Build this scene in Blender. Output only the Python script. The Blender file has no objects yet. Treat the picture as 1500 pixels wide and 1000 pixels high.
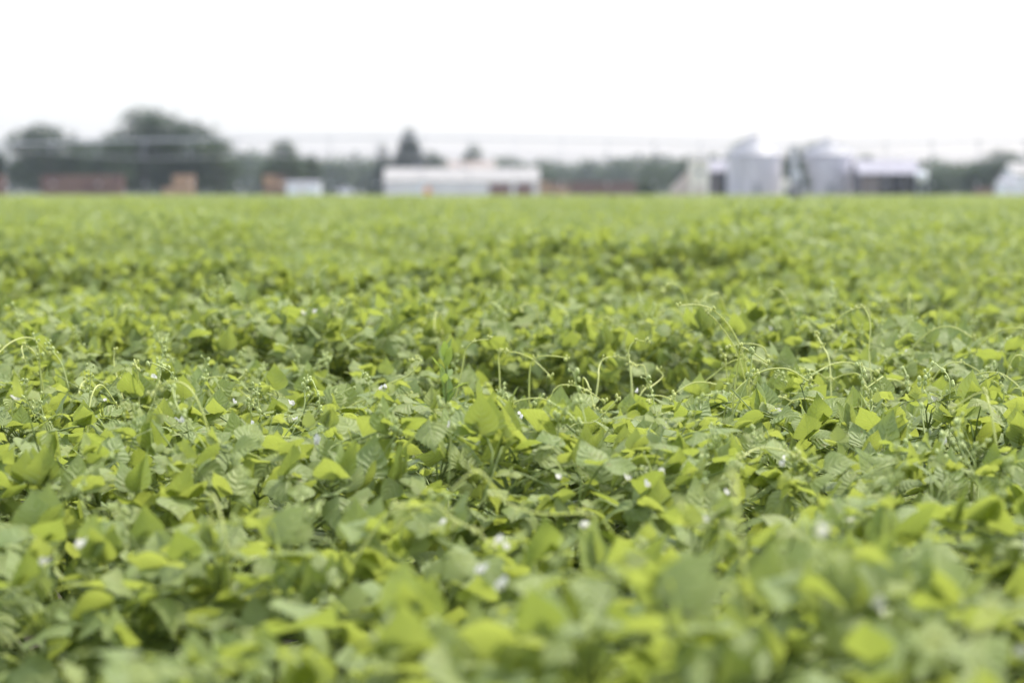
import bpy, math, random
import numpy as np
from mathutils import Vector, Matrix

R = math.radians
SC = bpy.context.scene
COL = SC.collection

# ------------------------------------------------------------------ camera, sky, sun, exposure
CAM_Z, LENS, PITCH = 0.95, 85.0, R(3.54)
cd = bpy.data.cameras.new('camera')
cam = bpy.data.objects.new('camera', cd)
COL.objects.link(cam)
cam.location = (0, 0, CAM_Z)
cam.rotation_euler = (R(90) - PITCH, 0, 0)
cd.sensor_width = 36.0
cd.lens = LENS
cd.clip_start = 0.05
cd.clip_end = 5000
cd.dof.use_dof = True
cd.dof.focus_distance = 4.65
cd.dof.aperture_fstop = 3.5
SC.camera = cam

SUN_EL, SUN_AZ = R(58), R(58)          # azimuth measured from +Y (ahead of the camera) towards +X
W = bpy.data.worlds.new('World')
SC.world = W
W.use_nodes = True
wn = W.node_tree.nodes
wl = W.node_tree.links
sky = wn.new('ShaderNodeTexSky')
sky.sky_type = 'NISHITA'
sky.sun_disc = False
sky.sun_elevation = SUN_EL
sky.sun_rotation = SUN_AZ
sky.dust_density = 2.0
sky.air_density = 1.0
sky.ozone_density = 1.6
bgn = wn['Background']
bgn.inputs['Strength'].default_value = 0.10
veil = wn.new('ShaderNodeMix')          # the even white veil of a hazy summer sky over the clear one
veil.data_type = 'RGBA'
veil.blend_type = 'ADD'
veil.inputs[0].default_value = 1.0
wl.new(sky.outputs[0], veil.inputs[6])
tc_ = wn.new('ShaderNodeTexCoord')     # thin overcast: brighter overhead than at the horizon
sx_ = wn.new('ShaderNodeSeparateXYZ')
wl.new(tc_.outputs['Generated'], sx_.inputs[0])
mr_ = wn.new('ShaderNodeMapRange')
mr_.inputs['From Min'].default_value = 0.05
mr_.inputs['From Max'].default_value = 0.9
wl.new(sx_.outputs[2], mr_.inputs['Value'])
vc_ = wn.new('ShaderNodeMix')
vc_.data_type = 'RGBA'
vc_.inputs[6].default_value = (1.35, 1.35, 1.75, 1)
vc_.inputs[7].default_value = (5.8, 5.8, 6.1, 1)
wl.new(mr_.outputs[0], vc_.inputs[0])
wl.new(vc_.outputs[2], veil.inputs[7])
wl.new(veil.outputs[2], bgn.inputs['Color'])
sd = bpy.data.lights.new('sun', 'SUN')
sd.energy = 2.4
sd.angle = R(5.0)
sd.color = (1.0, 0.95, 0.86)
sun = bpy.data.objects.new('sun', sd)
COL.objects.link(sun)
sv = Vector((math.sin(SUN_AZ) * math.cos(SUN_EL), math.cos(SUN_AZ) * math.cos(SUN_EL), math.sin(SUN_EL)))
sun.rotation_euler = sv.to_track_quat('Z', 'Y').to_euler()
sun.location = (0, 0, 40)

SC.view_settings.view_transform = 'Standard'
SC.view_settings.look = 'None'
SC.view_settings.gamma = 1.0
SC.view_settings.exposure = 1.12
SC.render.engine = 'CYCLES'
SC.cycles.use_denoising = True
SC.cycles.max_bounces = 8
SC.cycles.diffuse_bounces = 3
SC.cycles.glossy_bounces = 2
SC.cycles.transmission_bounces = 4
SC.cycles.volume_bounces = 1
SC.cycles.transparent_max_bounces = 4
SC.cycles.sample_clamp_indirect = 6.0

# ------------------------------------------------------------------ small helpers
PXS = 36.0 / LENS / 1500.0             # metres per photo pixel at one metre


def at(px, py, d):
    """The point at distance d ahead of the camera that the photograph shows at (px, py)."""
    a, b = (px - 750) * PXS, (500 - py) * PXS
    t = d / (math.cos(PITCH) + b * math.sin(PITCH))
    return Vector((t * a, d, CAM_Z + t * (b * math.cos(PITCH) - math.sin(PITCH))))


def PX(px, d, py=270):
    return at(px, py, d).x


def PZ(py, d):
    return at(750, py, d).z


def tag(o, label=None, cat=None, group=None, kind=None):
    if label: o['label'] = label
    if cat: o['category'] = cat
    if group: o['group'] = group
    if kind: o['kind'] = kind
    return o


def empty(name, loc, rz=0.0):
    o = bpy.data.objects.new(name, None)
    COL.objects.link(o)
    o.empty_display_size = 0.2
    o.location = loc
    o.rotation_euler = (0, 0, rz)
    return o


def link(name, me, parent=None):
    o = bpy.data.objects.new(name, me)
    COL.objects.link(o)
    if parent is not None:
        o.parent = parent
    return o


class MB:
    def __init__(s):
        s.v, s.f = [], []

    def box(s, x0, x1, y0, y1, z0, z1):
        n = len(s.v)
        s.v += [(x0, y0, z0), (x1, y0, z0), (x1, y1, z0), (x0, y1, z0), (x0, y0, z1), (x1, y0, z1), (x1, y1, z1), (x0, y1, z1)]
        s.f += [tuple(n + i for i in q) for q in ((0, 3, 2, 1), (4, 5, 6, 7), (0, 1, 5, 4), (1, 2, 6, 5), (2, 3, 7, 6), (3, 0, 4, 7))]
        return s

    def poly_prism(s, prof, y0, y1):
        """profile of (x, z) points extruded along y"""
        n, k = len(s.v), len(prof)
        s.v += [(x, y0, z) for x, z in prof] + [(x, y1, z) for x, z in prof]
        s.f += [tuple(n + i for i in range(k)), tuple(n + k + i for i in reversed(range(k)))]
        for i in range(k):
            j = (i + 1) % k
            s.f.append((n + i, n + k + i, n + k + j, n + j))
        return s

    def prism_x(s, prof, x0, x1):
        """profile of (y, z) points extruded along x"""
        n, k = len(s.v), len(prof)
        s.v += [(x0, y, z) for y, z in prof] + [(x1, y, z) for y, z in prof]
        s.f += [tuple(n + i for i in reversed(range(k))), tuple(n + k + i for i in range(k))]
        for i in range(k):
            j = (i + 1) % k
            s.f.append((n + i, n + j, n + k + j, n + k + i))
        return s

    def lathe(s, prof, n=32, c=(0, 0), cap=True):
        """profile of (r, z)"""
        b, k = len(s.v), len(prof)
        for r, z in prof:
            for i in range(n):
                a = 2 * math.pi * i / n
                s.v.append((c[0] + r * math.cos(a), c[1] + r * math.sin(a), z))
        for j in range(k - 1):
            for i in range(n):
                i2 = (i + 1) % n
                s.f.append((b + j * n + i, b + j * n + i2, b + (j + 1) * n + i2, b + (j + 1) * n + i))
        if cap:
            s.f.append(tuple(b + i for i in reversed(range(n))))
            s.f.append(tuple(b + (k - 1) * n + i for i in range(n)))
        return s

    def tube(s, pts, r, n=5):
        pts = [Vector(p) for p in pts]
        rr = r if isinstance(r, (list, tuple)) else [r] * len(pts)
        b = len(s.v)
        ref = Vector((0.31, 0.17, 0.93))
        for i, p in enumerate(pts):
            t = (pts[min(i + 1, len(pts) - 1)] - pts[max(i - 1, 0)])
            t = t.normalized() if t.length > 1e-9 else Vector((0, 0, 1))
            a = t.cross(ref)
            if a.length < 0.05:
                a = t.cross(Vector((1, 0, 0)))
            a.normalize()
            c = t.cross(a)
            for k in range(n):
                q = 2 * math.pi * k / n
                s.v.append(tuple(p + (a * math.cos(q) + c * math.sin(q)) * rr[i]))
        for i in range(len(pts) - 1):
            for k in range(n):
                k2 = (k + 1) % n
                s.f.append((b + i * n + k, b + i * n + k2, b + (i + 1) * n + k2, b + (i + 1) * n + k))
        s.f.append(tuple(b + k for k in reversed(range(n))))
        s.f.append(tuple(b + (len(pts) - 1) * n + k for k in range(n)))
        return s

    def blob(s, c, r, n=7, m=5, sz=1.0):
        prof = [(max(r * math.sin(math.pi * j / m), r * 0.02), -r * sz * math.cos(math.pi * j / m) + c[2]) for j in range(m + 1)]
        return s.lathe(prof, n, (c[0], c[1]), True)

    def mesh(s, name, mat, smooth=False):
        me = bpy.data.meshes.new(name)
        me.from_pydata(s.v, [], s.f)
        me.materials.append(mat)
        if smooth:
            me.polygons.foreach_set('use_smooth', [True] * len(me.polygons))
        me.update()
        return me

    def build(s, name, mat, parent=None, smooth=False):
        return link(name, s.mesh(name, mat, smooth), parent)


def spline(pts, n):
    """Catmull-Rom through points, n samples per leg"""
    P = [Vector(p) for p in pts]
    P = [P[0] * 2 - P[1]] + P + [P[-1] * 2 - P[-2]]
    out = []
    for i in range(1, len(P) - 2):
        for k in range(n):
            t = k / n
            a, b, c, d = P[i - 1], P[i], P[i + 1], P[i + 2]
            out.append(0.5 * (2 * b + (c - a) * t + (2 * a - 5 * b + 4 * c - d) * t * t + (3 * b - a - 3 * c + d) * t ** 3))
    out.append(P[-2])
    return out


# ------------------------------------------------------------------ materials
def nt(name):
    m = bpy.data.materials.new(name)
    m.use_nodes = True
    t = m.node_tree
    return m, t.nodes, t.links, t.nodes['Principled BSDF'], t.nodes['Material Output']


def math_node(N, L, op, a, b=None, c=None):
    n = N.new('ShaderNodeMath')
    n.operation = op
    for i, x in enumerate((a, b, c)):
        if x is None: continue
        if isinstance(x, (int, float)): n.inputs[i].default_value = x
        else: L.new(x, n.inputs[i])
    return n.outputs[0]


def mixcol(N, L, f, a, b):
    n = N.new('ShaderNodeMix')
    n.data_type = 'RGBA'
    for sock, x in ((n.inputs[0], f), (n.inputs[6], a), (n.inputs[7], b)):
        if isinstance(x, (int, float)): sock.default_value = x
        elif isinstance(x, tuple): sock.default_value = (*x, 1)
        else: L.new(x, sock)
    return n.outputs[2]


def noise(N, L, scale, detail=3, coord='Object'):
    tc = N.new('ShaderNodeTexCoord')
    n = N.new('ShaderNodeTexNoise')
    n.inputs['Scale'].default_value = scale
    n.inputs['Detail'].default_value = detail
    L.new(tc.outputs[coord], n.inputs['Vector'])
    return n.outputs['Fac']


def ramp(N, L, f, lo, hi):
    n = N.new('ShaderNodeMapRange')
    n.inputs['From Min'].default_value = lo
    n.inputs['From Max'].default_value = hi
    L.new(f, n.inputs['Value'])
    return n.outputs[0]


def plain(name, c1, c2=None, scale=4.0, rough=0.7, metallic=0.0, bump=0.0, spec=0.5, lo=0.35, hi=0.65):
    m, N, L, P, O = nt(name)
    c2 = c2 or tuple(x * 0.8 for x in c1)
    f = noise(N, L, scale, 4)
    L.new(mixcol(N, L, ramp(N, L, f, lo, hi), c1, c2), P.inputs['Base Color'])
    P.inputs['Roughness'].default_value = rough
    P.inputs['Metallic'].default_value = metallic
    P.inputs['Specular IOR Level'].default_value = spec
    if bump:
        b = N.new('ShaderNodeBump')
        b.inputs['Strength'].default_value = bump
        L.new(f, b.inputs['Height'])
        L.new(b.outputs[0], P.inputs['Normal'])
    return m


def leaf_material(name, old, young, trans_old, trans_young, trans=0.40, rough=0.30, veins=True, spec=0.5):
    """A leaf: veins and quilting from the leaf's own UV, paler matt underside, light through the blade."""
    m, N, L, P, O = nt(name)
    at_ = N.new('ShaderNodeAttribute')
    at_.attribute_name = 'tint'
    tint = at_.outputs['Fac']
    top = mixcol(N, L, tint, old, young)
    tr = mixcol(N, L, tint, trans_old, trans_young)
    geo = N.new('ShaderNodeNewGeometry')
    back = geo.outputs['Backfacing']
    under = mixcol(N, L, tint, tuple(x * 1.35 + 0.02 for x in old), tuple(x * 1.15 + 0.02 for x in young))
    col = mixcol(N, L, back, top, under)
    if veins:
        uv = N.new('ShaderNodeUVMap')
        sp = N.new('ShaderNodeSeparateXYZ')
        L.new(uv.outputs[0], sp.inputs[0])
        u = math_node(N, L, 'MULTIPLY', math_node(N, L, 'ABSOLUTE', math_node(N, L, 'SUBTRACT', sp.outputs[0], 0.5)), 2.0)
        v = sp.outputs[1]
        wob = math_node(N, L, 'MULTIPLY', math_node(N, L, 'SUBTRACT', noise(N, L, 45, 2), 0.5), 1.6)
        ph = math_node(N, L, 'FRACT', math_node(N, L, 'ADD', wob, math_node(N, L, 'MULTIPLY', math_node(N, L, 'SUBTRACT', v, math_node(N, L, 'MULTIPLY', u, 0.30)), 6.5)))
        tri = math_node(N, L, 'ABSOLUTE', math_node(N, L, 'SUBTRACT', ph, 0.5))          # 0.5 on the vein
        side = ramp(N, L, tri, 0.43, 0.5)
        mid = ramp(N, L, u, 0.07, 0.01)
        vein = math_node(N, L, 'MAXIMUM', math_node(N, L, 'MULTIPLY', side, 0.6), mid)
        col = mixcol(N, L, math_node(N, L, 'MULTIPLY', vein, 0.36), col, (0.32, 0.38, 0.14))
        tr = mixcol(N, L, math_node(N, L, 'MULTIPLY', vein, 0.35), tr, (0.20, 0.26, 0.05))
        quilt = math_node(N, L, 'POWER', math_node(N, L, 'MULTIPLY', tri, 2.0), 2.0)
        h = math_node(N, L, 'MAXIMUM', quilt, mid)
        fine = noise(N, L, 160, 2)
        h2 = math_node(N, L, 'ADD', math_node(N, L, 'MULTIPLY', h, -1.0), math_node(N, L, 'MULTIPLY', fine, 0.35))
        b = N.new('ShaderNodeBump')
        b.inputs['Strength'].default_value = 0.5
        b.inputs['Distance'].default_value = 0.003
        L.new(h2, b.inputs['Height'])
        L.new(b.outputs[0], P.inputs['Normal'])
    if veins:                               # flecks of yellowing and small brown spots in the blade itself
        blot = ramp(N, L, noise(N, L, 26, 3), 0.52, 0.78)
        col = mixcol(N, L, math_node(N, L, 'MULTIPLY', blot, 0.45), col, (0.25, 0.26, 0.06))
        spot = ramp(N, L, noise(N, L, 120, 1), 0.70, 0.74)
        col = mixcol(N, L, math_node(N, L, 'MULTIPLY', spot, 0.6), col, (0.20, 0.15, 0.05))
    L.new(col, P.inputs['Base Color'])
    rg = math_node(N, L, 'ADD', math_node(N, L, 'MULTIPLY', back, 0.25), rough)
    L.new(rg, P.inputs['Roughness'])
    P.inputs['Specular IOR Level'].default_value = spec
    T = N.new('ShaderNodeBsdfTranslucent')
    L.new(tr, T.inputs['Color'])
    X = N.new('ShaderNodeMixShader')
    X.inputs[0].default_value = trans
    L.new(P.outputs[0], X.inputs[1])
    L.new(T.outputs[0], X.inputs[2])
    L.new(X.outputs[0], O.inputs['Surface'])
    return m


M = {}
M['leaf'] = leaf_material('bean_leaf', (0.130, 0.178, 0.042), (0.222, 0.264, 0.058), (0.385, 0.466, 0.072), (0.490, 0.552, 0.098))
M['weed'] = leaf_material('weed_leaf', (0.10, 0.165, 0.045), (0.16, 0.23, 0.055), (0.30, 0.43, 0.07), (0.42, 0.52, 0.09), rough=0.5)
M['crop'] = leaf_material('crop_leaf', (0.130, 0.178, 0.042), (0.222, 0.264, 0.058), (0.385, 0.466, 0.072), (0.490, 0.552, 0.098), veins=False)
M['stem'] = plain('green_stem', (0.20, 0.25, 0.05), (0.13, 0.18, 0.04), 30, 0.55)
M['tendril'] = plain('young_tendril', (0.68, 0.70, 0.27), (0.58, 0.62, 0.20), 25, 0.45)
M['bud'] = plain('pale_bud', (0.58, 0.66, 0.26), (0.44, 0.54, 0.18), 60, 0.5)
def thin(m, col, f):
    N, L = m.node_tree.nodes, m.node_tree.links
    T = N.new('ShaderNodeBsdfTranslucent')
    T.inputs['Color'].default_value = (*col, 1)
    X = N.new('ShaderNodeMixShader')
    X.inputs[0].default_value = f
    L.new(N['Principled BSDF'].outputs[0], X.inputs[1])
    L.new(T.outputs[0], X.inputs[2])
    L.new(X.outputs[0], N['Material Output'].inputs['Surface'])


M['petal'] = plain('white_petal', (0.82, 0.80, 0.74), (0.78, 0.75, 0.60), 60, 0.55)
thin(M['petal'], (0.85, 0.83, 0.76), 0.45)
thin(M['tendril'], (0.66, 0.70, 0.20), 0.35)
thin(M['bud'], (0.62, 0.58, 0.25), 0.3)


def tree_mat(name, a, b):
    m = leaf_material(name, a, b, tuple(x * 1.3 for x in a), tuple(x * 1.3 for x in b), trans=0.25, rough=0.6, veins=False, spec=0.3)
    return m


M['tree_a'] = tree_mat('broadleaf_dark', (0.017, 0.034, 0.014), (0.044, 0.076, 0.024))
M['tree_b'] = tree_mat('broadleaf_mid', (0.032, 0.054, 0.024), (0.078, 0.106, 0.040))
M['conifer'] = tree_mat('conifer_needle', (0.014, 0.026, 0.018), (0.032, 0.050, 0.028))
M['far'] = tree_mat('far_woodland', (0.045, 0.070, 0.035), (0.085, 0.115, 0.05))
M['bark'] = plain('bark', (0.10, 0.075, 0.055), (0.05, 0.04, 0.03), 6, 0.9, bump=0.4)


def soil_material():
    m, N, L, P, O = nt('ground_soil')
    f = noise(N, L, 0.9, 6)
    g = noise(N, L, 14, 6)
    c = mixcol(N, L, ramp(N, L, f, 0.35, 0.65), (0.055, 0.042, 0.028), (0.035, 0.045, 0.018))
    c = mixcol(N, L, math_node(N, L, 'MULTIPLY', ramp(N, L, g, 0.4, 0.7), 0.5), c, (0.085, 0.07, 0.045))
    L.new(c, P.inputs['Base Color'])
    P.inputs['Roughness'].default_value = 0.95
    b = N.new('ShaderNodeBump')
    b.inputs['Strength'].default_value = 0.6
    b.inputs['Distance'].default_value = 0.03
    L.new(g, b.inputs['Height'])
    L.new(b.outputs[0], P.inputs['Normal'])
    return m


M['soil'] = soil_material()
M['yard'] = plain('yard_grass', (0.10, 0.13, 0.045), (0.16, 0.15, 0.08), 0.2, 0.95)


def ribbed(name, c1, c2, per=3.0, axis=0, rough=0.4, metallic=0.0, strength=0.5):
    """sheet metal with rolled ribs"""
    m, N, L, P, O = nt(name)
    tc = N.new('ShaderNodeTexCoord')
    sp = N.new('ShaderNodeSeparateXYZ')
    L.new(tc.outputs['Object'], sp.inputs[0])
    s = math_node(N, L, 'SINE', math_node(N, L, 'MULTIPLY', sp.outputs[axis], per * 2 * math.pi))
    f = noise(N, L, 0.6, 5)
    L.new(mixcol(N, L, ramp(N, L, f, 0.35, 0.7), c1, c2), P.inputs['Base Color'])
    b = N.new('ShaderNodeBump')
    b.inputs['Strength'].default_value = strength
    b.inputs['Distance'].default_value = 0.03
    L.new(s, b.inputs['Height'])
    L.new(b.outputs[0], P.inputs['Normal'])
    P.inputs['Roughness'].default_value = rough
    P.inputs['Metallic'].default_value = metallic
    return m


M['white_roof'] = ribbed('white_sheet_roof', (0.30, 0.285, 0.265), (0.25, 0.24, 0.225), 2.5, 0, 0.75)
M['pale_wall'] = ribbed('pale_sheet_wall', (0.72, 0.68, 0.66), (0.62, 0.57, 0.56), 3.0, 0)
M['galv'] = ribbed('galvanised_steel', (0.62, 0.58, 0.60), (0.54, 0.50, 0.53), 6.0, 2, 0.7, 0.0)
M['galv_roof'] = plain('bin_roof_steel', (0.30, 0.30, 0.315), (0.25, 0.25, 0.27), 1.0, 0.5, 0.25)
M['steel'] = plain('pivot_steel', (0.52, 0.53, 0.55), (0.44, 0.45, 0.47), 2.0, 0.5, 0.5)
M['rubber'] = plain('tyre_rubber', (0.03, 0.03, 0.03), (0.05, 0.045, 0.04), 8, 0.85)
M['hose'] = plain('drop_hose', (0.06, 0.06, 0.07), None, 8, 0.6)
M['dark_shed'] = plain('weathered_dark_board', (0.11, 0.10, 0.12), (0.075, 0.07, 0.09), 1.5, 0.85)
M['brown_shed'] = plain('weathered_brown_board', (0.21, 0.16, 0.14), (0.15, 0.12, 0.11), 1.5, 0.85)
M['grey_roof'] = ribbed('grey_sheet_roof', (0.28, 0.27, 0.30), (0.23, 0.22, 0.25), 2.5, 0, 0.75)
M['tan_roof'] = plain('tan_shingle', (0.27, 0.22, 0.19), (0.23, 0.19, 0.16), 3.0, 0.85)
M['cream'] = plain('cream_board', (0.80, 0.74, 0.62), (0.72, 0.66, 0.55), 2.0, 0.7)
M['tan_board'] = plain('tan_board', (0.55, 0.45, 0.38), (0.47, 0.38, 0.32), 2.0, 0.8)
M['red_door'] = plain('red_brown_door', (0.20, 0.085, 0.07), (0.15, 0.07, 0.06), 2.0, 0.7)
M['dark_glass'] = plain('window_glass', (0.03, 0.035, 0.04), None, 2.0, 0.1)
M['white_paint'] = plain('white_paint', (0.80, 0.80, 0.80), (0.74, 0.74, 0.75), 2.0, 0.4)
M['silver'] = plain('silver_paint', (0.42, 0.42, 0.44), (0.38, 0.38, 0.40), 2.0, 0.4)
M['orange'] = plain('orange_paint', (0.80, 0.30, 0.06), (0.72, 0.26, 0.06), 4.0, 0.5)
M['wood_red'] = plain('wood_red_brown', (0.21, 0.105, 0.085), (0.15, 0.08, 0.065), 2.0, 0.85)
M['wood_brown'] = plain('wood_brown', (0.25, 0.135, 0.10), (0.18, 0.105, 0.08), 2.0, 0.85)
M['wood_tan'] = plain('wood_new_tan', (0.50, 0.30, 0.18), (0.42, 0.26, 0.16), 2.0, 0.8)
M['grey_post'] = plain('grey_timber', (0.30, 0.28, 0.27), (0.22, 0.2, 0.2), 3.0, 0.85)

# ------------------------------------------------------------------ the ground
g = MB()
g.v = [(-1100, -30, 0), (1100, -30, 0), (1100, 1400, 0), (-1100, 1400, 0)]
g.f = [(0, 1, 2, 3)]
tag(g.build('ground', M['soil']), 'bare brown earth under the bean crop', 'ground', kind='structure')
FIELD_END = 288.0
g = MB()
g.v = [(-1100, FIELD_END, 0.004), (1100, FIELD_END, 0.004), (1100, 1400, 0.004), (-1100, 1400, 0.004)]
g.f = [(0, 1, 2, 3)]
tag(g.build('farmyard_ground', M['yard']), 'rough grass of the farmyard beyond the field', 'ground', kind='structure')

# ------------------------------------------------------------------ leaves, many at a time
V_PTS = np.array([0, .04, .12, .24, .33, .48, .62, .76, .88, .95, 1.0])
W_PTS = np.array([.05, .40, .72, .96, 1.0, .84, .60, .35, .16, .06, .01])


def leaf_frames(az, pitch, roll):
    F = np.stack([np.cos(az) * np.cos(pitch), np.sin(az) * np.cos(pitch), np.sin(pitch)], -1)
    S = np.stack([-np.sin(az), np.cos(az), np.zeros_like(az)], -1)
    Nn = np.cross(F, S)
    c, s = np.cos(roll)[:, None], np.sin(roll)[:, None]
    return F, S * c + Nn * s, Nn * c - S * s


def leaf_verts(base, az, pitch, roll, Ln, Wd, fold, curl, nu, nv, rng, lance=False):
    """N leaflets as nv x nu grids: verts (N*k,3), faces (N*nu*nv,4), uv (N*k,2)"""
    n = len(base)
    F, S, Nn = leaf_frames(az, pitch, roll)
    v = np.linspace(0, 1, nv + 1)
    u = np.linspace(-1, 1, nu + 1)
    w = np.interp(v, V_PTS, W_PTS)
    if lance:
        w = np.sin(np.pi * np.clip(v, 0.03, 0.99)) ** 0.9
    vv, uu = np.meshgrid(v, u, indexing='ij')
    ww = np.repeat(w[:, None], nu + 1, 1)
    x = vv[None] * Ln[:, None, None]
    half = (uu * ww)[None] * Wd[:, None, None] * 0.5
    wav = rng.uniform(-1, 1, (n, 1, 1)) * 0.05 * Wd[:, None, None] * np.sin(vv * 9.0 + rng.uniform(0, 6.3, (n, 1, 1))) * np.abs(uu)[None] * np.sign(uu + rng.uniform(-.3, .3, (n, 1, 1)))
    z = np.abs(half) * np.tan(fold)[:, None, None] - (vv ** 2)[None] * (curl * Ln)[:, None, None] + wav
    side_curl = -(np.abs(half) ** 2) / (Wd[:, None, None] + 1e-9) * 0.5
    z = z + side_curl
    y = half * np.cos(fold)[:, None, None]
    P = base[:, None, None, :] + x[..., None] * F[:, None, None, :] + y[..., None] * S[:, None, None, :] + z[..., None] * Nn[:, None, None, :]
    k = (nv + 1) * (nu + 1)
    idx = np.arange(k).reshape(nv + 1, nu + 1)
    q = np.stack([idx[:-1, :-1], idx[1:, :-1], idx[1:, 1:], idx[:-1, 1:]], -1).reshape(-1, 4)[:, ::-1]
    faces = (q[None] + (np.arange(n) * k)[:, None, None]).reshape(-1, 4)
    uv = np.stack([(uu + 1) / 2, vv], -1).reshape(1, k, 2).repeat(n, 0).reshape(-1, 2)
    return P.reshape(-1, 3), faces, uv, k


def np_mesh(name, verts, faces, mat, uv=None, tint=None, smooth=True):
    me = bpy.data.meshes.new(name)
    nf, c = faces.shape
    me.vertices.add(len(verts))
    me.vertices.foreach_set('co', np.ascontiguousarray(verts, np.float32).ravel())
    me.loops.add(nf * c)
    me.loops.foreach_set('vertex_index', np.ascontiguousarray(faces, np.int32).ravel())
    me.polygons.add(nf)
    me.polygons.foreach_set('loop_start', np.arange(0, nf * c, c, dtype=np.int32))
    me.polygons.foreach_set('use_smooth', np.full(nf, smooth, dtype=bool))
    if uv is not None:
        ul = me.uv_layers.new(name='UVMap')
        ul.data.foreach_set('uv', np.ascontiguousarray(uv[faces.ravel()], np.float32).ravel())
    if tint is not None:
        a = me.attributes.new('tint', 'FLOAT', 'POINT')
        a.data.foreach_set('value', np.ascontiguousarray(tint, np.float32))
    me.materials.append(mat)
    me.update(calc_edges=True)
    me.validate()
    return me


def turn(az, pitch, rng):
    """Leaflets standing on edge mostly turn their blades along the row, towards the noon sun or away from it."""
    n = len(az)
    f = (pitch > R(28)) & (rng.uniform(0, 1, n) < .7)
    return np.where(f, np.where(rng.uniform(0, 1, n) < .72, R(90), R(-90)) + rng.normal(0, R(34), n), az)


def pose(n, rng):
    """Bean leaflets follow the sun: many stand on edge, others lie flat or hang."""
    pick = rng.uniform(0, 1, n)
    p = np.where(pick < .40, rng.normal(R(54), R(18), n), np.where(pick < .82, rng.normal(R(5), R(16), n), rng.normal(R(-32), R(18), n)))
    return p, rng.normal(0, R(20), n)


# ------------------------------------------------------------------ canopy height
_rs = np.random.RandomState(5)
_waves = [(_rs.uniform(0, 6.283), wl_, _rs.uniform(0, 6.283)) for wl_ in (0.9, 1.1, 1.4, 1.7, 2.1, 2.6, 3.3, 4.5, 6.0, 9.0)]
ROW, ROW_TILT = 0.76, R(-5)
H0 = 0.50


HOLLOWS = [(-.50, 2.45, .24, .30, .42), (-.95, 3.7, .22, .30, .18), (.58, 2.5, .18, .28, .42), (.12, 3.3, .20, .22, .16), (.88, 3.6, .3, .2, .18), (-1.05, 6.0, .5, .25, .16),
           (.25, 6.1, .35, .25, .14), (1.0, 7.6, .4, .4, .2), (-.6, 8.6, .5, .4, .18), (-2.2, 10.5, .7, .5, .22), (.9, 11.5, .6, .5, .22), (2.1, 9.4, .5, .4, .2), (2.6, 14, .9, .7, .25), (-1.0, 15, .9, .8, .22)]


def canopy(x, y):
    s = 0
    for a, wl_, ph in _waves:
        s = s + np.sin((x * math.cos(a) + y * math.sin(a)) * 2 * math.pi / wl_ + ph)
    s = s / math.sqrt(len(_waves) / 2)
    row = np.cos((y * math.cos(ROW_TILT) - x * math.sin(ROW_TILT)) * 2 * math.pi / ROW)
    far = np.clip((y - 6) / 8, 0, 1)
    patch = np.clip((-s - 0.85) / 0.6, 0, 1)
    crest = np.exp(-((y + 0.06 * x - 5.35) / 0.45) ** 2)
    patch = patch * (1 - .9 * crest)
    s = s * (1 - .8 * crest)
    s = s * np.clip(1.4 - y / 110, 0.35, 1)
    dip = 0
    for gx, gy, rx, ry, dp in HOLLOWS:
        dip = dip + dp * np.exp(-((x - gx) / rx) ** 2 - ((y - gy) / ry) ** 2)
    return (H0 - dip + 0.056 * row * (1 - 0.7 * far) + (0.046 + 0.066 * far) * s - (0.22 + 0.08 * far) * patch
            - 0.045 * crest - 0.045 * (0.5 + 0.5 * np.sin(2.6 * x + 2.2)) * np.exp(-((y + 0.06 * x - 6.1) / 0.35) ** 2)
            - 0.04 * np.clip((3.4 - y) / 1.0, 0, 1))


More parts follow.
